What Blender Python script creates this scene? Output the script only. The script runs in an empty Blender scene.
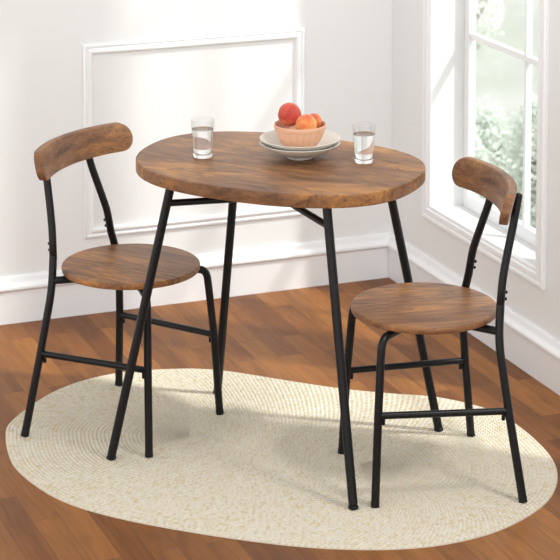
import bpy, bmesh, math, random
from mathutils import Vector, Matrix
random.seed(4)
PI = math.pi
S = bpy.context.scene
COL = S.collection

# ------------------------------------------------------------------ camera
cd = bpy.data.cameras.new('camera'); cam = bpy.data.objects.new('camera', cd); COL.objects.link(cam)
cd.sensor_width = 36; cd.lens = 2214.5 / 560 * 36
cd.shift_y = -(280 + 169.8) / 560
cd.clip_end = 200
cam.location = (0, 0, 2.1626)
cam.rotation_euler = (math.radians(90 - 6.055), 0, 0)
S.camera = cam
cd.dof.use_dof = True; cd.dof.focus_distance = 5.5; cd.dof.aperture_fstop = 10
S.view_settings.view_transform = 'Standard'; S.view_settings.look = 'None'
S.view_settings.gamma = 1; S.view_settings.use_curve_mapping = False
S.view_settings.exposure = 0.0

# room frame: origin in the corner, X = away from the right wall, Y = along the right wall towards the viewer
ORG = Vector((0.3559, 6.8913, 0)); RZ = math.radians(-158.5155)
ROOM = Matrix.Translation(ORG) @ Matrix.Rotation(RZ, 4, 'Z')
def room(n, s, z): return ROOM @ Vector((n, s, z))

# ------------------------------------------------------------------ light
w = bpy.data.worlds.new('sky'); S.world = w; w.use_nodes = True
bg = w.node_tree.nodes['Background']; bg.inputs[0].default_value = (0.985, 0.99, 1.0, 1); bg.inputs[1].default_value = 1.19
wt = w.node_tree; tc = wt.nodes.new('ShaderNodeTexCoord'); sx = wt.nodes.new('ShaderNodeSeparateXYZ'); cr = wt.nodes.new('ShaderNodeValToRGB')
wt.links.new(tc.outputs['Generated'], sx.inputs[0]); wt.links.new(sx.outputs[2], cr.inputs[0]); wt.links.new(cr.outputs[0], bg.inputs[0])
# soft overcast sky, brightest towards the horizon
cr.color_ramp.elements[0].position = 0.0; cr.color_ramp.elements[0].color = (1.62, 1.61, 1.60, 1)
cr.color_ramp.elements[1].position = 1.0; cr.color_ramp.elements[1].color = (.50, .505, .515, 1)
el = cr.color_ramp.elements.new(.40); el.color = (1.15, 1.145, 1.15, 1)
def aim(o, d): o.rotation_euler = Vector(d).to_track_quat('-Z', 'Y').to_euler()
sl = bpy.data.lights.new('sun', 'SUN'); sun = bpy.data.objects.new('sun', sl); COL.objects.link(sun)
sl.energy = 3.1; sl.angle = math.radians(3.2); sl.color = (1.0, 0.975, 0.94)
aim(sun, (ROOM.to_3x3() @ Vector((1, -0.94, -1.6))))
sun.location = room(-6, 6, 8)
kl = bpy.data.lights.new('softbox', 'AREA'); key = bpy.data.objects.new('softbox', kl); COL.objects.link(key)
kl.shape = 'DISK'; kl.size = 0.36; kl.energy = 22; kl.color = (1.0, 0.98, 0.95)
kd = Vector((-0.50, 0.46, -1))
key.location = Vector((0.0, 5.4, 0.2)) - kd * 2.35
aim(key, kd)

# ------------------------------------------------------------------ helpers
def mesh_obj(name, bm, mat=None, parent=None, smooth=True, autosmooth=35):
    me = bpy.data.meshes.new(name)
    bmesh.ops.recalc_face_normals(bm, faces=bm.faces)
    if smooth:
        for f in bm.faces: f.smooth = True
        lim = math.radians(autosmooth)
        for e in bm.edges:
            if len(e.link_faces) == 2 and e.calc_face_angle(0) > lim: e.smooth = False
    bm.to_mesh(me); bm.free()
    o = bpy.data.objects.new(name, me); COL.objects.link(o)
    if mat: me.materials.append(mat)
    if parent: o.parent = parent
    return o
def tag(o, label=None, cat=None, group=None, kind=None):
    if label: o['label'] = label
    if cat: o['category'] = cat
    if group: o['group'] = group
    if kind: o['kind'] = kind
    return o
def empty(name, loc, rz=0):
    o = bpy.data.objects.new(name, None); COL.objects.link(o); o.location = loc; o.rotation_euler = (0, 0, rz)
    o.empty_display_size = 0.05
    return o
def box(bm, x0, x1, y0, y1, z0, z1, bev=0):
    r = bmesh.ops.create_cube(bm, size=1)
    for v in r['verts']:
        v.co = Vector(((x0 + x1) / 2 + v.co.x * (x1 - x0), (y0 + y1) / 2 + v.co.y * (y1 - y0), (z0 + z1) / 2 + v.co.z * (z1 - z0)))
    if bev:
        es = set(e for v in r['verts'] for e in v.link_edges)
        bmesh.ops.bevel(bm, geom=list(es), offset=bev, segments=2, profile=0.5, affect='EDGES')
def fillet(pts, radii, n=8):
    pts = [Vector(p) for p in pts]; out = [pts[0]]
    for i in range(1, len(pts) - 1):
        a, b, c = pts[i - 1], pts[i], pts[i + 1]
        r = radii[i - 1] if isinstance(radii, (list, tuple)) else radii
        u = (a - b); v = (c - b); r = min(r, u.length * .49, v.length * .49)
        p0 = b + u.normalized() * r; p1 = b + v.normalized() * r
        for k in range(n + 1):
            t = k / n; out.append(p0 * (1 - t) ** 2 + b * 2 * t * (1 - t) + p1 * t * t)
    out.append(pts[-1]); return out
def tube(bm, path, r, seg=20, dome=0.0):
    path = [Vector(p) for p in path]; rings = []; n = None
    for i, p in enumerate(path):
        t = (path[min(i + 1, len(path) - 1)] - path[max(i - 1, 0)]).normalized()
        if n is None:
            n = t.orthogonal().normalized()
        n = (n - t * n.dot(t)).normalized(); b = t.cross(n)
        rings.append([bm.verts.new(p + (n * math.cos(2 * PI * k / seg) + b * math.sin(2 * PI * k / seg)) * r) for k in range(seg)])
    for A, B in zip(rings, rings[1:]):
        for k in range(seg): bm.faces.new((A[k], A[(k + 1) % seg], B[(k + 1) % seg], B[k]))
    for ring, end, sgn in ((rings[0], path[0], path[0] - path[1]), (rings[-1], path[-1], path[-1] - path[-2])):
        if dome:
            d = sgn.normalized(); prev = ring
            for a in (30, 60, 80):
                q = [bm.verts.new(end + (v.co - end) * math.cos(math.radians(a)) + d * dome * math.sin(math.radians(a))) for v in ring]
                for k in range(seg): bm.faces.new((prev[k], prev[(k + 1) % seg], q[(k + 1) % seg], q[k]))
                prev = q
            bm.faces.new(prev)
        else: bm.faces.new(ring)
def lathe(bm, prof, seg=48, center=(0, 0, 0), flute=None):
    c = Vector(center); rings = []
    for (r, z) in prof:
        if r < 1e-6: rings.append([bm.verts.new(c + Vector((0, 0, z)))]); continue
        ring = []
        for k in range(seg):
            a = 2 * PI * k / seg; rr = r * (flute(a, r, z) if flute else 1)
            ring.append(bm.verts.new(c + Vector((rr * math.cos(a), rr * math.sin(a), z))))
        rings.append(ring)
    for A, B in zip(rings, rings[1:]):
        if len(A) == 1 and len(B) == 1: continue
        for k in range(seg):
            if len(A) == 1: bm.faces.new((A[0], B[(k + 1) % seg], B[k]))
            elif len(B) == 1: bm.faces.new((A[k], A[(k + 1) % seg], B[0]))
            else: bm.faces.new((A[k], A[(k + 1) % seg], B[(k + 1) % seg], B[k]))
def slab(bm, outline, z0, z1, bev):
    """closed board with the outline (list of xy), rounded top and bottom edges"""
    n = len(outline); O = [Vector((x, y, 0)) for x, y in outline]; N = []
    for i in range(n):
        t = (O[(i + 1) % n] - O[i - 1]).normalized(); N.append(Vector((t.y, -t.x, 0)))
    rings = []
    K = 5
    for k in range(K + 1):
        a = PI / 2 * k / K; rings.append([bm.verts.new(O[i] - N[i] * bev * (1 - math.sin(a)) + Vector((0, 0, z0 + bev * (1 - math.cos(a))))) for i in range(n)])
    for k in range(K + 1):
        a = PI / 2 * k / K; rings.append([bm.verts.new(O[i] - N[i] * bev * (1 - math.cos(a)) + Vector((0, 0, z1 - bev * (1 - math.sin(a))))) for i in range(n)])
    for A, B in zip(rings, rings[1:]):
        for k in range(n): bm.faces.new((A[k], A[(k + 1) % n], B[(k + 1) % n], B[k]))
    bm.faces.new(rings[0][::-1]); bm.faces.new(rings[-1])
def copy_tree(o, parent=None):
    c = o.copy(); COL.objects.link(c)
    if parent: c.parent = parent
    for ch in list(o.children): copy_tree(ch, c)
    return c

# ------------------------------------------------------------------ materials
def mat(name, color=(.8, .8, .8), rough=.5, metal=0, spec=.5, **kw):
    m = bpy.data.materials.new(name); m.use_nodes = True
    b = m.node_tree.nodes['Principled BSDF']
    b.inputs['Base Color'].default_value = (*color, 1); b.inputs['Roughness'].default_value = rough
    b.inputs['Metallic'].default_value = metal; b.inputs['Specular IOR Level'].default_value = spec
    for k, v in kw.items(): b.inputs[k].default_value = v
    return m
class NT:
    def __init__(s, m): s.t = m.node_tree; s.b = s.t.nodes['Principled BSDF']
    def n(s, typ, **kw):
        x = s.t.nodes.new(typ)
        for k, v in kw.items(): setattr(x, k, v)
        return x
    def l(s, a, b): s.t.links.new(a, b)
    def coord(s, out='Object', scale=(1, 1, 1), rot=(0, 0, 0), loc=(0, 0, 0)):
        c = s.n('ShaderNodeTexCoord'); m = s.n('ShaderNodeMapping')
        m.inputs['Scale'].default_value = scale; m.inputs['Rotation'].default_value = rot; m.inputs['Location'].default_value = loc
        s.l(c.outputs[out], m.inputs['Vector']); return m.outputs[0]
    def noise(s, vec, scale, detail=4, rough=.55, dist=0):
        x = s.n('ShaderNodeTexNoise'); s.l(vec, x.inputs['Vector'])
        x.inputs['Scale'].default_value = scale; x.inputs['Detail'].default_value = detail
        x.inputs['Roughness'].default_value = rough; x.inputs['Distortion'].default_value = dist; return x.outputs['Fac']
    def ramp(s, fac, stops):
        x = s.n('ShaderNodeValToRGB'); e = x.color_ramp.elements
        while len(e) < len(stops): e.new(.5)
        for i, (p, c) in enumerate(stops): e[i].position = p; e[i].color = (*c, 1)
        s.l(fac, x.inputs[0]); return x.outputs[0]
    def mix(s, fac, a, b, mode='MIX'):
        x = s.n('ShaderNodeMix', data_type='RGBA', blend_type=mode)
        for i, v in ((0, fac), (6, a), (7, b)):
            if hasattr(v, 'links'): s.l(v, x.inputs[i])
            else: x.inputs[i].default_value = v if i == 0 else (*v, 1)
        return x.outputs[2]
    def math(s, op, a, b=0, c=0):
        x = s.n('ShaderNodeMath', operation=op)
        for i, v in enumerate((a, b, c)):
            if hasattr(v, 'links'): s.l(v, x.inputs[i])
            else: x.inputs[i].default_value = v
        return x.outputs[0]
    def bump(s, h, strength=.2, dist=.002):
        x = s.n('ShaderNodeBump'); x.inputs['Strength'].default_value = strength; x.inputs['Distance'].default_value = dist
        s.l(h, x.inputs['Height']); s.l(x.outputs[0], s.b.inputs['Normal'])

def srgb(r, g, b):
    f = lambda c: (c / 255 / 12.92) if c / 255 <= .04045 else ((c / 255 + .055) / 1.055) ** 2.4
    return (f(r), f(g), f(b))

def rustic_wood(name, scale=(3.6, 9.5, 9.5), loc=(0, 0, 0), gain=(.80, .75, .69)):
    m = mat(name, rough=.42, spec=.35); N = NT(m)
    v = N.coord('Object', scale=scale, loc=loc)
    big = N.noise(v, 1.1, 8, .72, .7)
    g = lambda c: tuple(x * k for x, k in zip(c, gain))
    c1 = N.ramp(big, [(.30, g(srgb(88, 60, 42))), (.42, g(srgb(134, 96, 68))), (.53, g(srgb(158, 116, 80))), (.60, g(srgb(192, 138, 80))), (.74, g(srgb(188, 148, 108)))])
    v2 = N.coord('Object', scale=(scale[0] * 2.2, scale[1] * 9, scale[2] * 9), loc=loc)
    fine = N.noise(v2, 1.6, 6, .7, .5)
    c2 = N.ramp(fine, [(.32, (.66, .63, .61)), (.5, (.98, .98, .98)), (.66, (1.16, 1.15, 1.13))])
    c = N.mix(.8, c1, c2, 'MULTIPLY')
    v3 = N.coord('Object', scale=(scale[0] * 2.6, scale[1] * 1.1, scale[2] * 1.1), loc=(loc[0] + 3, loc[1], loc[2]))
    kn = N.noise(v3, 1.3, 3, .7, 2.0)
    kf = N.ramp(kn, [(.60, (0, 0, 0)), (.74, (1, 1, 1))])
    c = N.mix(N.math('MULTIPLY', kf, .55), c, g(srgb(74, 48, 34)))
    v4 = N.coord('Object', scale=(scale[0] * 1.6, scale[1] * 3.4, scale[2] * 3.4), loc=(loc[0], loc[1] + 5, loc[2]))
    ck = N.noise(v4, 2.0, 5, .7, 1.5)
    cf = N.ramp(ck, [(.56, (0, 0, 0)), (.64, (1, 1, 1))])
    c = N.mix(N.math('MULTIPLY', cf, .62), c, g(srgb(80, 56, 44)))
    N.l(c, N.b.inputs['Base Color'])
    N.bump(fine, .12, .001)
    return m
M_TOP = rustic_wood('rustic_wood_tabletop', loc=(1.3, .4, 0))
M_SEAT = rustic_wood('rustic_wood_seat', (3.5, 15, 15), (5.2, 2.2, 0), (.95, .86, .76))
M_BACK = rustic_wood('rustic_wood_backrest', (12, 4.5, 22), (2, 7.7, 1), (.76, .70, .66))

M_BLACK = mat('black_powder_coat', srgb(14, 14, 16), .38, 0, .32)
M_BOLT = mat('black_bolt', srgb(30, 30, 32), .3, .6, .5)
M_RUBBER = mat('black_plastic_cap', srgb(16, 16, 17), .6, 0, .3)
def plaster(name, col):
    m = mat(name, col, .75, 0, .25); N = NT(m)
    N.bump(N.noise(N.coord('Object'), 160, 3), .05, .001); return m
M_WALL = plaster('white_wall_paint', (.81, .812, .808))
M_TRIM = mat('white_satin_trim', (.86, .87, .88), .4, 0, .4)

def floor_material():
    m = mat('brown_laminate', rough=.42, spec=.25); N = NT(m)
    v = N.coord('Object', rot=(0, 0, PI / 2))
    br = N.n('ShaderNodeTexBrick'); N.l(v, br.inputs['Vector'])
    br.offset = .37; br.offset_frequency = 2; br.squash = 1.0
    br.inputs['Color1'].default_value = (0, 0, 0, 1); br.inputs['Color2'].default_value = (1, 1, 1, 1); br.inputs['Mortar'].default_value = (.0, .0, .0, 1)
    br.inputs['Scale'].default_value = 1; br.inputs['Brick Width'].default_value = .42; br.inputs['Row Height'].default_value = .068
    br.inputs['Mortar Size'].default_value = .0006; br.inputs['Mortar Smooth'].default_value = .6; br.inputs['Bias'].default_value = 0
    rnd = N.n('ShaderNodeSeparateColor'); N.l(br.outputs['Color'], rnd.inputs[0]); rv = rnd.outputs[0]
    # grain stretched along the planks, shifted plank by plank
    c = N.n('ShaderNodeTexCoord'); cmb = N.n('ShaderNodeCombineXYZ'); N.l(N.math('MULTIPLY', rv, 7.0), cmb.inputs[2])
    add = N.n('ShaderNodeVectorMath', operation='ADD'); N.l(c.outputs['Object'], add.inputs[0]); N.l(cmb.outputs[0], add.inputs[1])
    mp = N.n('ShaderNodeMapping'); mp.inputs['Scale'].default_value = (28, 3.2, 1); N.l(add.outputs[0], mp.inputs[0])
    g1 = N.noise(mp.outputs[0], 1.0, 5, .6, 1.0)
    mp2 = N.n('ShaderNodeMapping'); mp2.inputs['Scale'].default_value = (150, 7, 1); N.l(add.outputs[0], mp2.inputs[0])
    g2 = N.noise(mp2.outputs[0], 1.0, 3, .6, .2)
    base = N.mix(rv, srgb(142, 90, 56), srgb(200, 140, 94))
    gr = N.ramp(g1, [(.28, (.68, .64, .60)), (.5, (.97, .97, .97)), (.72, (1.18, 1.17, 1.15))])
    base = N.mix(1, base, gr, 'MULTIPLY')
    gf = N.ramp(g2, [(.3, (.86, .85, .84)), (.6, (1.03, 1.03, 1.03))])
    base = N.mix(1, base, gf, 'MULTIPLY')
    base = N.mix(N.math('MULTIPLY', br.outputs['Fac'], .45), base, srgb(70, 42, 26))
    base = N.mix(1, base, (.585, .50, .25), 'MULTIPLY'); N.l(base, N.b.inputs['Base Color'])
    N.bump(g2, .08, .0008)
    return m
M_FLOOR = floor_material()

# ------------------------------------------------------------------ room shell
def in_room(o): o.matrix_world = ROOM; return o
def struct(name, bm, m, smooth=False, parent=None):
    o = mesh_obj(name, bm, m, parent, smooth)
    if not parent: in_room(o); tag(o, kind='structure')
    return o
bm = bmesh.new(); box(bm, -.13, 4.2, -.12, 8.2, -.12, 0); struct('floor', bm, M_FLOOR)
bm = bmesh.new(); box(bm, -.13, 4.2, -.12, 0, 0, 3.5); struct('wall_back', bm, M_WALL)
W0, W1, WZ0, WZ1, DEP = .297, .98, .296, 3.15, .105
bm = bmesh.new()
box(bm, -.13, 0, 0, W0, 0, 3.5); V0, V1 = 1.20, 1.92; box(bm, -.13, 0, W1, V0, 0, 3.5); box(bm, -.13, 0, V1, 8.2, 0, 3.5)
box(bm, -.13, 0, V0, V1, 0, WZ0); box(bm, -.13, 0, V0, V1, WZ1, 3.5)
box(bm, -.13, 0, W0, W1, 0, WZ0); box(bm, -.13, 0, W0, W1, WZ1, 3.5)
struct('wall_right', bm, M_WALL)

def molding(bm, path, prof, closed=False):
    """sweep a profile (offset, height) along a path of (pos, side, up) frames"""
    rings = []
    for (p, u, v) in path: rings.append([bm.verts.new(Vector(p) + Vector(u) * a + Vector(v) * b) for a, b in prof])
    seq = list(zip(rings, rings[1:])) + ([(rings[-1], rings[0])] if closed else [])
    for A, B in seq:
        for k in range(len(prof) - 1): bm.faces.new((A[k], A[k + 1], B[k + 1], B[k]))
    if not closed:
        for r in (rings[0], rings[-1]): bm.faces.new(r)
BASE = [(0, 0), (.016, 0), (.016, .098), (.0205, .101), (.0255, .105), (.0265, .110), (.024, .116), (.017, .121), (.013, .127), (.012, .134), (.009, .140), (.004, .1425), (0, .1425)]
bm = bmesh.new(); molding(bm, [((0, 0, 0), (1, 1, 0), (0, 0, 1)), ((4.2, 0, 0), (0, 1, 0), (0, 0, 1))], BASE); struct('baseboard_back', bm, M_TRIM, True)
bm = bmesh.new(); molding(bm, [((0, 0, 0), (1, 1, 0), (0, 0, 1)), ((0, 8.2, 0), (1, 0, 0), (0, 0, 1))], BASE); struct('baseboard_right', bm, M_TRIM, True)

# picture-frame moulding on the back wall: (outer edge inwards, protrusion)
FR = [(0, 0), (0, .006), (.003, .009), (.007, .010), (.010, .007), (.012, .006), (.016, .010), (.022, .013), (.027, .011), (.030, .005), (.031, 0)]
def frame_mold(name, x0, x1, z0, z1, prof, plane, m):
    bm = bmesh.new(); path = []
    for (x, z, sx, sz) in ((x0, z0, 1, 1), (x1, z0, -1, 1), (x1, z1, -1, -1), (x0, z1, 1, -1)):
        if plane == 'back': path.append(((x, 0, z), (sx, 0, sz), (0, 1, 0)))
        else: path.append(((0, x, z), (0, sx, sz), (1, 0, 0)))
    molding(bm, path, prof, True)
    return struct(name, bm, m, True)
frame_mold('trim_1', .303, 1.018, .232, .826, FR, 'back', M_TRIM)
CAS = [(0, 0), (0, .010), (.004, .014), (.012, .014), (.015, .010), (.020, .010), (.023, .013), (.034, .013), (.037, .009), (.046, .009), (.0487, .006), (.0487, .0)]
frame_mold('trim_2', W0 - .049, W1 + .049, WZ0 - .036, WZ1 + .049, [(a * 1.0, b) for a, b in CAS], 'right', M_TRIM)

frame_mold('trim_3', V0 - .049, V1 + .049, WZ0 - .036, WZ1 + .049, CAS, 'right', M_TRIM)
# window: frame mesh, muntins and panes as children
bm = bmesh.new()
FI, FO = -DEP, -DEP - .025
st = .032
box(bm, FO, FI, W0, W0 + st, WZ0, WZ1, .002); box(bm, FO, FI, W1 - st, W1, WZ0, WZ1, .002)
box(bm, FO, FI, W0 + st, W1 - st, WZ0, WZ0 + .040, .002); box(bm, FO, FI, W0 + st, W1 - st, WZ1 - .05, WZ1, .002)
win = struct('window_1', bm, M_TRIM)
MID = .688
bm = bmesh.new(); box(bm, FO + .002, FI - .002, MID - .0065, MID + .0065, WZ0 + .040, WZ1 - .05, .002); o = struct('window_mullion', bm, M_TRIM, parent=win)
for z in (.832, 1.41, 2.35):
    bm = bmesh.new(); box(bm, FO + .003, FI - .003, W0 + st, W1 - st, z - .009, z + .009, .002); struct('window_muntin', bm, M_TRIM, parent=win)
M_GLASS = bpy.data.materials.new('window_glass'); M_GLASS.use_nodes = True
t = M_GLASS.node_tree; t.nodes.clear()
out = t.nodes.new('ShaderNodeOutputMaterial'); mx = t.nodes.new('ShaderNodeMixShader'); tr = t.nodes.new('ShaderNodeBsdfTransparent'); gl = t.nodes.new('ShaderNodeBsdfGlossy'); fr = None
tr.inputs[0].default_value = (.97, .985, .975, 1); gl.inputs['Roughness'].default_value = .02; mx.inputs[0].default_value = .06
t.links.new(tr.outputs[0], mx.inputs[1]); t.links.new(gl.outputs[0], mx.inputs[2]); t.links.new(mx.outputs[0], out.inputs[0])
bm = bmesh.new(); box(bm, FI - .0145, FI - .0105, W0 + st - .005, W1 - st + .005, WZ0 + .035, WZ1 - .045); struct('window_glass', bm, M_GLASS, parent=win)

bm = bmesh.new()
box(bm, FO, FI, V0, V0 + st, WZ0, WZ1, .002); box(bm, FO, FI, V1 - st, V1, WZ0, WZ1, .002)
box(bm, FO, FI, V0 + st, V1 - st, WZ0, WZ0 + .040, .002); box(bm, FO, FI, V0 + st, V1 - st, WZ1 - .05, WZ1, .002)
win2 = struct('window_2', bm, M_TRIM)
bm = bmesh.new(); box(bm, FO + .003, FI - .003, V0 + st, V1 - st, .821, .843, .002); struct('window_muntin', bm, M_TRIM, parent=win2)
bm = bmesh.new(); box(bm, FI - .0145, FI - .0105, V0 + st - .005, V1 - st + .005, WZ0 + .035, WZ1 - .045); struct('window_glass', bm, M_GLASS, parent=win2)

# ------------------------------------------------------------------ outside
m = mat('pale_lawn', rough=.95, spec=.1); N = NT(m)
v = N.coord('Object')
n1 = N.noise(v, .55, 4, .6); n2 = N.noise(v, 9, 4, .7)
c = N.ramp(n1, [(.38, (.50, .53, .48)), (.52, (.55, .575, .53)), (.62, (.62, .62, .60))])
c = N.mix(.35, c, N.ramp(n2, [(.3, (.72, .78, .68)), (.7, (1, 1, 1))]), 'MULTIPLY'); N.l(c, N.b.inputs['Base Color'])
bm = bmesh.new(); box(bm, -40, 12, -45, 20, -.75, -.6); g = mesh_obj('garden_ground', bm, m, smooth=False); in_room(g); tag(g, kind='structure')
def leaf_mat(name, a, b):
    m = mat(name, rough=.6, spec=.3); N = NT(m)
    oi = N.noise(N.coord('Object'), 14, 2); lc = N.ramp(oi, [(.35, a), (.65, b)]); N.l(lc, N.b.inputs['Base Color'])
    tl = N.n('ShaderNodeBsdfTranslucent'); N.l(lc, tl.inputs[0]); ms = N.n('ShaderNodeMixShader'); ms.inputs[0].default_value = .45
    N.l(N.b.outputs[0], ms.inputs[1]); N.l(tl.outputs[0], ms.inputs[2]); N.l(ms.outputs[0], N.t.nodes['Material Output'].inputs['Surface']); return m
M_LEAF = leaf_mat('pale_green_leaves', (.86, .91, .85), (.95, .97, .94))
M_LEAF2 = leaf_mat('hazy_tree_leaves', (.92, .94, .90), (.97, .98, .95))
M_STEM = mat('grey_brown_twigs', (.35, .30, .25), .9)
def shrub(name, loc, rad, hgt, nleaf, lm, label, cat, group, leaf=.027, trunk=.3):
    root = empty(name, loc); tag(root, label, cat, group)
    bm = bmesh.new()
    for k in range(nleaf):
        a = random.uniform(0, 2 * PI); u = random.uniform(-1, 1); r = random.uniform(.55, 1) ** .5
        p = Vector((math.cos(a) * math.sqrt(1 - u * u) * rad * r, math.sin(a) * math.sqrt(1 - u * u) * rad * r, hgt * (.5 + trunk * .5) + u * r * hgt * (.5 - trunk * .5)))
        p += Vector((random.gauss(0, .1), random.gauss(0, .1), random.gauss(0, .1))) * rad
        R = Matrix.Rotation(random.uniform(0, 2 * PI), 3, 'Z') @ Matrix.Rotation(random.uniform(-1.2, 1.2), 3, 'X') @ Matrix.Rotation(random.uniform(-.6, .6), 3, 'Y')
        L = leaf * random.uniform(.7, 1.3); W = L * .42
        pts = [(0, 0, 0), (W, L * .45, .1 * L), (0, L, 0), (-W, L * .45, .1 * L), ]
        vs = [bm.verts.new(p + R @ Vector(q)) for q in pts]
        bm.faces.new((vs[0], vs[1], vs[2])); bm.faces.new((vs[0], vs[2], vs[3]))
    me = bpy.data.meshes.new('foliage'); bm.to_mesh(me); bm.free(); me.materials.append(lm)
    o = bpy.data.objects.new('foliage', me); COL.objects.link(o); o.parent = root
    bm = bmesh.new()
    for k in range(6):
        a = 2 * PI * k / 6 + random.random(); q = Vector((math.cos(a) * rad * .55, math.sin(a) * rad * .55, hgt * .75))
        tube(bm, [(0, 0, 0), (q.x * .25, q.y * .25, hgt * .35), q], .012 * max(1, hgt), 6)
    mesh_obj('stem', bm, M_STEM, root)
    return root
for (x, y, r, h, lab) in ((.69, 8.25, .13, .74, 'leafy green bush outside the window, leftmost of the row'),
                          (1.03, 8.45, .14, .84, 'leafy green bush outside, behind the curved backrest of the right chair'),
                          (1.36, 8.25, .13, .72, 'leafy green bush outside, seen right of the window mullion'),
                          (.86, 9.15, .15, .62, 'small leafy bush outside, in the gap behind the nearer two bushes')):
    shrub('garden_bush', (x, y, -.6), r, h, 5200, M_LEAF, lab, 'bush', 'bushes outside the window', trunk=.12)
shrub('garden_shrub', (1.16, 13.4, -.6), .20, .40, 900, M_LEAF2, 'pale hazy shrub farther out on the lawn, seen in the upper window panes', 'shrub', None, .035, .1)

# ------------------------------------------------------------------ rug
RUGP = [(-0.712, 5.547), (-0.689, 5.412), (-0.644, 5.283), (-0.528, 5.118), (-0.377, 5.013), (-0.185, 4.929), (-0.0, 4.869), (0.137, 4.845), (0.273, 4.845), (0.389, 4.874), (0.511, 4.946), (0.619, 5.071), (0.671, 5.19), (0.689, 5.314), (0.674, 5.438), (0.627, 5.589), (0.56, 5.71), (0.433, 5.8), (0.299, 5.83), (0.164, 5.868), (-0.0, 5.938), (-0.14, 6.002), (-0.236, 6.024), (-0.337, 6.018), (-0.447, 5.994), (-0.553, 5.923), (-0.626, 5.83), (-0.68, 5.71), (-0.709, 5.617)]
RC = Vector((-.016, 5.425)); RA = math.radians(-22.8)
def rug():
    R2 = Matrix.Rotation(-RA, 2)
    loc = [R2 @ (Vector(p) - RC) for p in RUGP]
    n = len(loc); cur = []
    for i in range(n):
        p0, p1, p2, p3 = loc[i - 1], loc[i], loc[(i + 1) % n], loc[(i + 2) % n]
        for k in range(24):
            t = k / 24
            cur.append(.5 * ((2 * p1) + (p2 - p0) * t + (2 * p0 - 5 * p1 + 4 * p2 - p3) * t * t + (3 * p1 - p0 - 3 * p2 + p3) * t ** 3))
    for _ in range(14):
        for _k in range(3): cur = [(cur[i - 1] + cur[i] * 2 + cur[(i + 1) % len(cur)]) / 4 for i in range(len(cur))]
    # resample evenly
    L = [0]
    for i in range(len(cur)): L.append(L[-1] + (cur[(i + 1) % len(cur)] - cur[i]).length)
    NS = 520; pts = []; j = 0
    for k in range(NS):
        d = L[-1] * k / NS
        while L[j + 1] < d: j += 1
        t = (d - L[j]) / (L[j + 1] - L[j]); pts.append(cur[j].lerp(cur[(j + 1) % len(cur)], t))
    half = .235
    seg = [Vector((max(-half, min(half, p.x * .5)), 0)) for p in pts]
    bm = bmesh.new(); uv = bm.loops.layers.uv.new('UVMap')
    rings = 46; sub = 4; rows = []
    for r in range(rings * sub + 1):
        f = 1 - r / (rings * sub); ph = (r % sub) / sub
        z = .0032 + .0018 * math.sin(PI * ph) if r else .002
        rows.append([bm.verts.new((seg[k].x + (pts[k].x - seg[k].x) * f, (pts[k].y) * f, z)) for k in range(NS)])
    edge = [bm.verts.new((pts[k].x * 1.0, pts[k].y, 0)) for k in range(NS)]
    for k in range(NS):
        k2 = (k + 1) % NS; bm.faces.new((edge[k], edge[k2], rows[0][k2], rows[0][k]))
        for r in range(rings * sub):
            fc = bm.faces.new((rows[r][k], rows[r][k2], rows[r + 1][k2], rows[r + 1][k]))
            for lp, (uu, vv) in zip(fc.loops, ((k, r), (k + 1, r), (k + 1, r + 1), (k, r + 1))):
                lp[uv].uv = (uu / NS * L[-1], vv / sub)
    bm.faces.new(edge)
    bmesh.ops.remove_doubles(bm, verts=rows[-1], dist=1e-5)
    m = mat('cream_braided_jute', rough=.95, spec=.15); N = NT(m)
    tc = N.n('ShaderNodeTexCoord'); sp = N.n('ShaderNodeSeparateXYZ'); N.l(tc.outputs['UV'], sp.inputs[0])
    u, vv = sp.outputs[0], sp.outputs[1]
    ring = N.math('FLOOR', vv)
    fr = N.math('FRACT', vv)
    tw = N.math('ABSOLUTE', N.math('SUBTRACT', fr, .5))
    braid = N.math('SINE', N.math('ADD', N.math('MULTIPLY', u, 420.0), N.math('ADD', N.math('MULTIPLY', tw, 7.0), N.math('MULTIPLY', ring, 2.3))))
    cmb = N.n('ShaderNodeCombineXYZ'); N.l(N.math('MULTIPLY', u, 95.0), cmb.inputs[0]); N.l(N.math('MULTIPLY', ring, 3.7), cmb.inputs[1])
    yarn = N.noise(cmb.outputs[0], 1.0, 2, .6)
    c = N.ramp(yarn, [(.34, srgb(240, 235, 224)), (.52, srgb(234, 226, 208)), (.66, srgb(222, 206, 170))])
    c = N.mix(N.math('MULTIPLY_ADD', braid, .10, .10), c, srgb(196, 184, 156))
    c = N.mix(1, c, (.90, .89, .87), 'MULTIPLY'); N.l(c, N.b.inputs['Base Color'])
    N.bump(N.math('ADD', N.math('MULTIPLY', braid, .5), N.math('MULTIPLY', N.math('SUBTRACT', 1.0, N.math('MULTIPLY', tw, 2.0)), 1.2)), .7, .002)
    o = mesh_obj('braided_rug', bm, m, autosmooth=60)
    o.location = (RC.x, RC.y, 0); o.rotation_euler = (0, 0, RA)
    tag(o, 'oval cream braided rug under the table and both chairs', 'rug')
rug()
RUGZ = .0052

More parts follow.
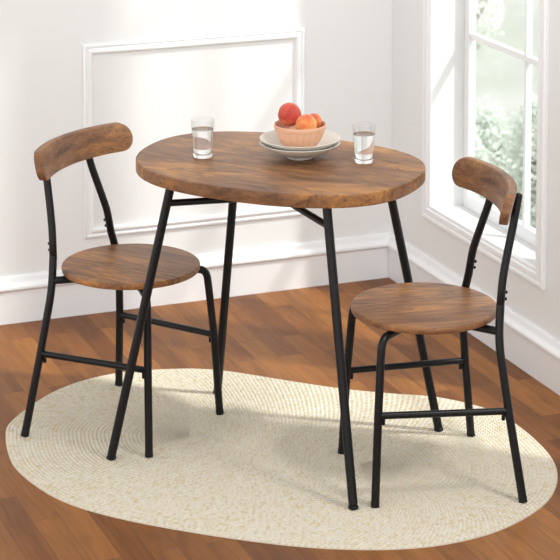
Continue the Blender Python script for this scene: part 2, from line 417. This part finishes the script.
# ------------------------------------------------------------------ bistro table
def tabletop_outline(n=180):
    co = [0.002, -0.009, -0.010, 0.006, -0.009, -0.004, 0.012, -0.012, -0.004]
    P = []
    for i in range(n):
        t = 2 * PI * i / n
        r = (abs(math.cos(t)) ** 2.25 + abs(math.sin(t)) ** 2.25) ** (-1 / 2.25)
        f = 1 + co[0] + sum(co[2 * k - 1] * math.cos(k * t) + co[2 * k] * math.sin(k * t) for k in range(1, 5))
        P.append((.375 * r * f * math.cos(t), .278 * r * f * math.sin(t)))
    return P
TX, TY, TA = -.0007, 5.4536, math.radians(-26.6375)
table = empty('bistro_table', (TX, TY, RUGZ), TA)
tag(table, 'small oval bistro table with rustic brown wood top and splayed black metal legs', 'table')
bm = bmesh.new(); slab(bm, tabletop_outline(), .7130 - RUGZ, .7465 - RUGZ, .0040)
mesh_obj('tabletop', bm, M_TOP, table, autosmooth=50)
feet = [(-.339, -.268), (-.318, .257), (.332, -.272), (.322, .278)]
tops = [(-.213, -.174), (-.213, .174), (.213, -.174), (.213, .174)]
def lerp3(a, b, t): return Vector(a).lerp(Vector(b), t)
for (fx, fy), (tx_, ty_) in zip(feet, tops):
    a = Vector((fx, fy, .006)); b = Vector((tx_, ty_, .7130 - RUGZ)); d = (b - a).normalized()
    bm = bmesh.new(); tube(bm, [a + d * .004, b + d * .001], .0112, 24)
    leg = mesh_obj('leg', bm, M_BLACK, table)
    bm = bmesh.new(); lathe(bm, [(0, 0), (.0105, 0), (.0125, .002), (.0125, .006), (.010, .0085), (.006, .010), (.006, .014), (0, .014)], 24, (fx, fy, 0))
    mesh_obj('glide', bm, M_RUBBER, leg)
    inn = Vector((-fx, -fy, 0)).normalized()
    for k, h in enumerate((.688, .648)):
        c = a + d * ((h - .006) / d.z); bm = bmesh.new()
        tube(bm, [c + inn * .009, c + inn * .0155], .0045, 12, .002); mesh_obj('bolt', bm, M_BOLT, leg)
for i, j in ((0, 3), (1, 2)):
    pa = lerp3((*feet[i], 0), (*tops[i],   .7075 - .008), .93); pb = lerp3((*feet[j], 0), (*tops[j], .7075 - .008), .93)
    bm = bmesh.new(); off = Vector((0, 0, .0 if i == 0 else -.001)); tube(bm, [pa + off, pb + off], .0085, 20); mesh_obj('cross_brace', bm, M_BLACK, table)

# ------------------------------------------------------------------ chairs
def make_chair():
    z0 = RUGZ
    r = empty('dining_chair', (0, 0, z0))
    # seat
    bm = bmesh.new(); slab(bm, [(.180 * math.cos(2 * PI * k / 96), .180 * math.sin(2 * PI * k / 96)) for k in range(96)], .4185 - z0, .4345 - z0, .005)
    mesh_obj('seat', bm, M_SEAT, r, autosmooth=50)
    # backrest: a stadium shaped board bent round the sitter and leaning back
    xb, zb, Rb, Wb, Hb, tl, th = -.1825, .7135 - z0, .40, .2125, .074, .25, .0215
    L = Wb - Hb / 2; out = []
    for k in range(41): out.append((-L + 2 * L * k / 40, -Hb / 2))
    for k in range(1, 16): a = -PI / 2 + PI * k / 16; out.append((L + Hb / 2 * math.cos(a), Hb / 2 * math.sin(a)))
    for k in range(41): out.append((L - 2 * L * k / 40, Hb / 2))
    for k in range(1, 16): a = PI / 2 + PI * k / 16; out.append((-L + Hb / 2 * math.cos(a), Hb / 2 * math.sin(a)))
    n = len(out)
    def pt(u, w, off): a = u / Rb; R_ = Rb + off; return Vector((xb + Rb - R_ * math.cos(a) - tl * w, R_ * math.sin(a), zb + w))
    bm = bmesh.new(); bev = .0025; rings = []
    for (ins, off) in ((bev, 0), (bev * .3, bev * .3), (0, bev), (0, th - bev), (bev * .3, th - bev * .3), (bev, th)):
        f = 1 - ins / (Hb / 2)
        rings.append([bm.verts.new(pt(max(-L, min(L, u)) + (u - max(-L, min(L, u))) * f, w_ * f, off)) for u, w_ in out])
    for A, B in zip(rings, rings[1:]):
        for k in range(n): bm.faces.new((A[k], A[(k + 1) % n], B[(k + 1) % n], B[k]))
    for ring in (rings[0], rings[-1]):      # faces as strips between lower and upper rows, so they can bend
        lo = [ring[k] for k in range(41)]; hi = [ring[56 + 40 - k] for k in range(41)]
        # split in rows over the height for a smooth bend
        for k in range(40): bm.faces.new((lo[k], lo[k + 1], hi[k + 1], hi[k]))
        bm.faces.new([lo[40]] + [ring[k] for k in range(41, 56)] + [hi[40]])
        bm.faces.new([hi[0]] + [ring[k] for k in range(97, 112)] + [lo[0]])
    mesh_obj('backrest', bm, M_BACK, r, autosmooth=40)
    for s in (-1, 1):
        # rear leg up to the seam
        P = fillet([(-.188, .2149 * s, .002), (-.160, .181 * s, .216), (-.1425, .153 * s, .378), (-.153, .131 * s, .460)], [.02, .05])
        bm = bmesh.new(); tube(bm, P, .0102, 24); lg = mesh_obj('leg', bm, M_BLACK, r)
        bm = bmesh.new(); tube(bm, [(-.1884, .2154 * s, 0), (-.1865, .2133 * s, .012)], .0106, 24); mesh_obj('foot_cap', bm, M_RUBBER, lg)
        # back post above the seam
        P = fillet([(-.153, .131 * s, .461), (-.160, .124 * s, .52), (-.174, .112 * s, .575), (-.1945, .098 * s, .648), (-.2085, .091 * s, .716)], [.02, .03, .03])
        bm = bmesh.new(); tube(bm, P, .0100, 24, .006); po = mesh_obj('back_post', bm, M_BLACK, r)
        for q in ((-.1555, .1285 * s, .474), (-.1575, .1265 * s, .490)):
            c = Vector(q); bm = bmesh.new(); tube(bm, [c + Vector((-.008, 0, 0)), c + Vector((-.0125, 0, -.001))], .0040, 12, .002); mesh_obj('bolt', bm, M_BOLT, po)
        # front leg, bending back under the seat to the rear leg
        P = fillet([(.1654, .1695 * s, .002), (.156, .158 * s, .216), (.1475, .146 * s, .345), (.143, .141 * s, .3995), (.072, .068 * s, .3995), (-.070, .070 * s, .3995), (-.146, .1475 * s, .3995)], [.02, .02, .055, .03, .03])
        bm = bmesh.new(); tube(bm, P, .0100, 24); lg = mesh_obj('leg', bm, M_BLACK, r)
        bm = bmesh.new(); tube(bm, [(.1658, .170 * s, 0), (.1652, .1692 * s, .012)], .0104, 24); mesh_obj('foot_cap', bm, M_RUBBER, lg)
        # side stretcher with its bolts
        a, b = Vector((-.160, .181 * s, .214)), Vector((.156, .158 * s, .218)); d = (b - a).normalized()
        bm = bmesh.new(); tube(bm, [a + d * .004, b - d * .004], .0085, 20); stc = mesh_obj('stretcher', bm, M_BLACK, r)
        for e in (a + d * .0125, b - d * .0125):
            bm = bmesh.new(); tube(bm, [e + Vector((0, 0, -.006)), e + Vector((0, 0, -.021))], .0045, 12, .002); mesh_obj('bolt', bm, M_BOLT, stc)
    return r
chair = make_chair()
chair.location = (-.388, 5.6112, RUGZ); chair.rotation_euler = (0, 0, math.radians(-30.105))
tag(chair, 'round-seated wooden chair with black metal frame left of the table, facing right', 'chair', 'dining chairs at the bistro table')
c2 = copy_tree(chair); c2.location = (.3535, 5.2734, RUGZ); c2.rotation_euler = (0, 0, math.radians(191.9))
tag(c2, 'round-seated wooden chair with black metal frame in front of the window, facing left', 'chair', 'dining chairs at the bistro table')

# ------------------------------------------------------------------ things on the table
TZ = .7465
M_CLEAR = mat('clear_glass', (1, 1, 1), .0, 0, .5, **{'Transmission Weight': 1.0, 'IOR': 1.45})
M_THIN = bpy.data.materials.new('thin_glass_wall'); M_THIN.use_nodes = True
t = M_THIN.node_tree; t.nodes.clear()
out = t.nodes.new('ShaderNodeOutputMaterial'); mx = t.nodes.new('ShaderNodeMixShader'); tr = t.nodes.new('ShaderNodeBsdfTransparent'); gl = t.nodes.new('ShaderNodeBsdfGlossy'); lw = t.nodes.new('ShaderNodeLayerWeight'); ml = t.nodes.new('ShaderNodeMath')
lw.inputs[0].default_value = .25; ml.operation = 'MULTIPLY_ADD'; ml.inputs[1].default_value = .38; ml.inputs[2].default_value = .02
tr.inputs[0].default_value = (.99, .992, .992, 1); gl.inputs['Roughness'].default_value = .03
t.links.new(lw.outputs['Facing'], ml.inputs[0]); t.links.new(ml.outputs[0], mx.inputs[0]); t.links.new(tr.outputs[0], mx.inputs[1]); t.links.new(gl.outputs[0], mx.inputs[2]); t.links.new(mx.outputs[0], out.inputs[0])
M_WATER = mat('water', (1, 1, 1), .0, 0, .5, **{'Transmission Weight': 1.0, 'IOR': 1.33})
def make_glass():
    r = empty('water_glass', (0, 0, TZ))
    H = .0965; R0, R1 = .0243, .0308
    def ro(z): return R0 + (R1 - R0) * z / H
    bm = bmesh.new(); t_ = .0016
    prof = [(ro(.0105), .0105)] + [(ro(z), z) for z in (.02, .045, .07, H - .001)] + [(ro(H) - t_ / 2, H), (ro(H) - t_, H - .001)]
    prof += [(ro(z) - t_ - .0004, z) for z in (.07, .045, .02)] + [(ro(.0105) - t_ - .0004, .0105), (ro(.0105), .0105)]
    lathe(bm, prof, 64); body = mesh_obj('glass_body', bm, M_THIN, r, autosmooth=60)
    bm = bmesh.new(); lathe(bm, [(0, .0006), (R0 - .004, .0006), (R0 - .0015, 0), (R0, .0018), (ro(.0102), .0102), (ro(.0102) - .002, .0103), (R0 - .007, .0088), (0, .0084)], 64)
    mesh_obj('glass_base', bm, M_CLEAR, r, autosmooth=60)
    bm = bmesh.new(); W = .0715
    prof = [(0, .0092), (R0 - .0068, .0097), (ro(.011) - t_ - .0013, .0117)] + [(ro(z) - t_ - .0002, z) for z in (.02, .045, W)] + [(ro(W) - t_ - .002, W - .0004), (0, W - .0005)]
    lathe(bm, prof, 64); mesh_obj('water', bm, M_WATER, r, autosmooth=60)
    return r
g1 = make_glass(); g1.location = (-.1960, 5.500, TZ)
tag(g1, 'clear glass of water standing on the left end of the table', 'glass', 'water glasses on the table')
g2 = copy_tree(g1); g2.location = (.2110, 5.4475, TZ)
tag(g2, 'clear glass of water standing to the right of the plates', 'glass', 'water glasses on the table')

PX, PY = .0505, 5.492
M_CER = mat('off_white_ceramic', srgb(226, 222, 213), .35, 0, .5)
def plate(z, label):
    bm = bmesh.new()
    lathe(bm, [(0, .0045), (.028, .0045), (.030, .001), (.032, 0), (.034, .001), (.0355, .006), (.052, .012), (.075, .0215), (.094, .033), (.1012, .0385), (.1020, .0400), (.1010, .0408), (.0990, .0400),
               (.091, .0345), (.073, .0240), (.052, .0160), (.036, .0110), (.030, .0095), (0, .0090)], 96)
    o = mesh_obj('dinner_plate', bm, M_CER, autosmooth=50); o.location = (PX, PY, z)
    tag(o, label, 'plate', 'plates under the fruit bowl'); return o
plate(TZ, 'off-white plate resting on the tabletop, lower of the two stacked')
p2 = plate(TZ + .0112, 'off-white plate directly beneath the peach bowl, upper of the two stacked')
BZ = TZ + .0112 + .0092
M_BOWL = mat('peach_glazed_ceramic', srgb(224, 176, 144), .4, 0, .45)
bm = bmesh.new()
def fl(a, r, z):
    if .006 < z < .054 and r > .034: return 1 - .055 * (abs(math.sin(a * 11)) ** .6 - .5) * math.sin(PI * (z - .006) / .048) ** .5 * -1
    return 1
outer = [(0, .0), (.030, 0), (.0335, .0012), (.0365, .006)] + [(.0365 + .0275 * ((z - .006) / .048) ** .72, z) for z in (.012, .020, .028, .036, .044, .052, .054)]
outer += [(.0650, .0555), (.0662, .060), (.0662, .0655), (.0652, .0672), (.0640, .0668)]
inner = [(.0625, .060), (.060, .050), (.054, .034), (.044, .018), (.030, .008), (0, .005)]
lathe(bm, outer + inner, 176, flute=lambda a, r, z: fl(a, r, z) if (r, z) in outer else 1)
o = mesh_obj('fruit_bowl', bm, M_BOWL, autosmooth=60); o.location = (PX, PY, BZ)
tag(o, 'small fluted peach-pink ceramic bowl holding peaches on the stacked plates', 'bowl')

def peach_mat(name, red, org, yel, off):
    m = mat(name, rough=.5, spec=.3); N = NT(m)
    v = N.coord('Object', scale=(22, 22, 18), loc=(off, off * .7, 0))
    f = N.noise(v, 1, 3, .6, .6)
    c = N.ramp(f, [(.34, red), (.5, org), (.66, yel)])
    sp = N.noise(N.coord('Object'), 260, 2, .6); c = N.mix(.5, c, N.ramp(sp, [(.35, (.85, .82, .8)), (.6, (1.04, 1.04, 1.04))]), 'MULTIPLY')
    N.l(c, N.b.inputs['Base Color']); N.b.inputs['Sheen Weight'].default_value = .25; return m
def peach(loc, r, rot, m, label):
    bm = bmesh.new(); bmesh.ops.create_uvsphere(bm, u_segments=48, v_segments=28, radius=1)
    for v in bm.verts:
        x, y, z = v.co; a = math.atan2(y, x); rr = math.hypot(x, y)
        crease = math.exp(-(a / .22) ** 2) * rr
        k = 1 - .07 * crease
        dz = -.20 * math.exp(-(rr / .22) ** 2) if z > 0 else .05 * math.exp(-(rr / .2) ** 2)
        v.co = Vector((x * k * 1.0, y * k * 1.02, z * .97 + dz)) * r
    o = mesh_obj('peach', bm, m, autosmooth=80); o.location = loc; o.rotation_euler = rot
    tag(o, label, 'peach', 'peaches in the bowl')
    bm = bmesh.new(); tube(bm, [(0, 0, r * .70), (r * .03, 0, r * .86)], r * .05, 8); mesh_obj('stem', bm, M_STEM, o)
    return o
RED, DRED, ORG, YEL = srgb(196, 72, 58), srgb(168, 52, 50), srgb(228, 128, 70), srgb(240, 172, 96)
peach((.0240, 5.499, .8555), .0302, (1.2, -.5, 2.6), peach_mat('red_peach_skin', DRED, RED, ORG, 2.15), 'red peach standing highest in the left of the bowl')
peach((.0655, 5.459, .8375), .0275, (1.1, .3, 3.6), peach_mat('orange_peach_skin', srgb(208, 92, 58), ORG, YEL, 4.1), 'orange-yellow peach at the front right of the bowl')
peach((.0865, 5.513, .8350), .0198, (.7, 1.1, .4), peach_mat('dark_orange_peach_skin', RED, ORG, srgb(236, 148, 80), 7.7), 'small orange peach mostly hidden behind the front one at the bowl rim')
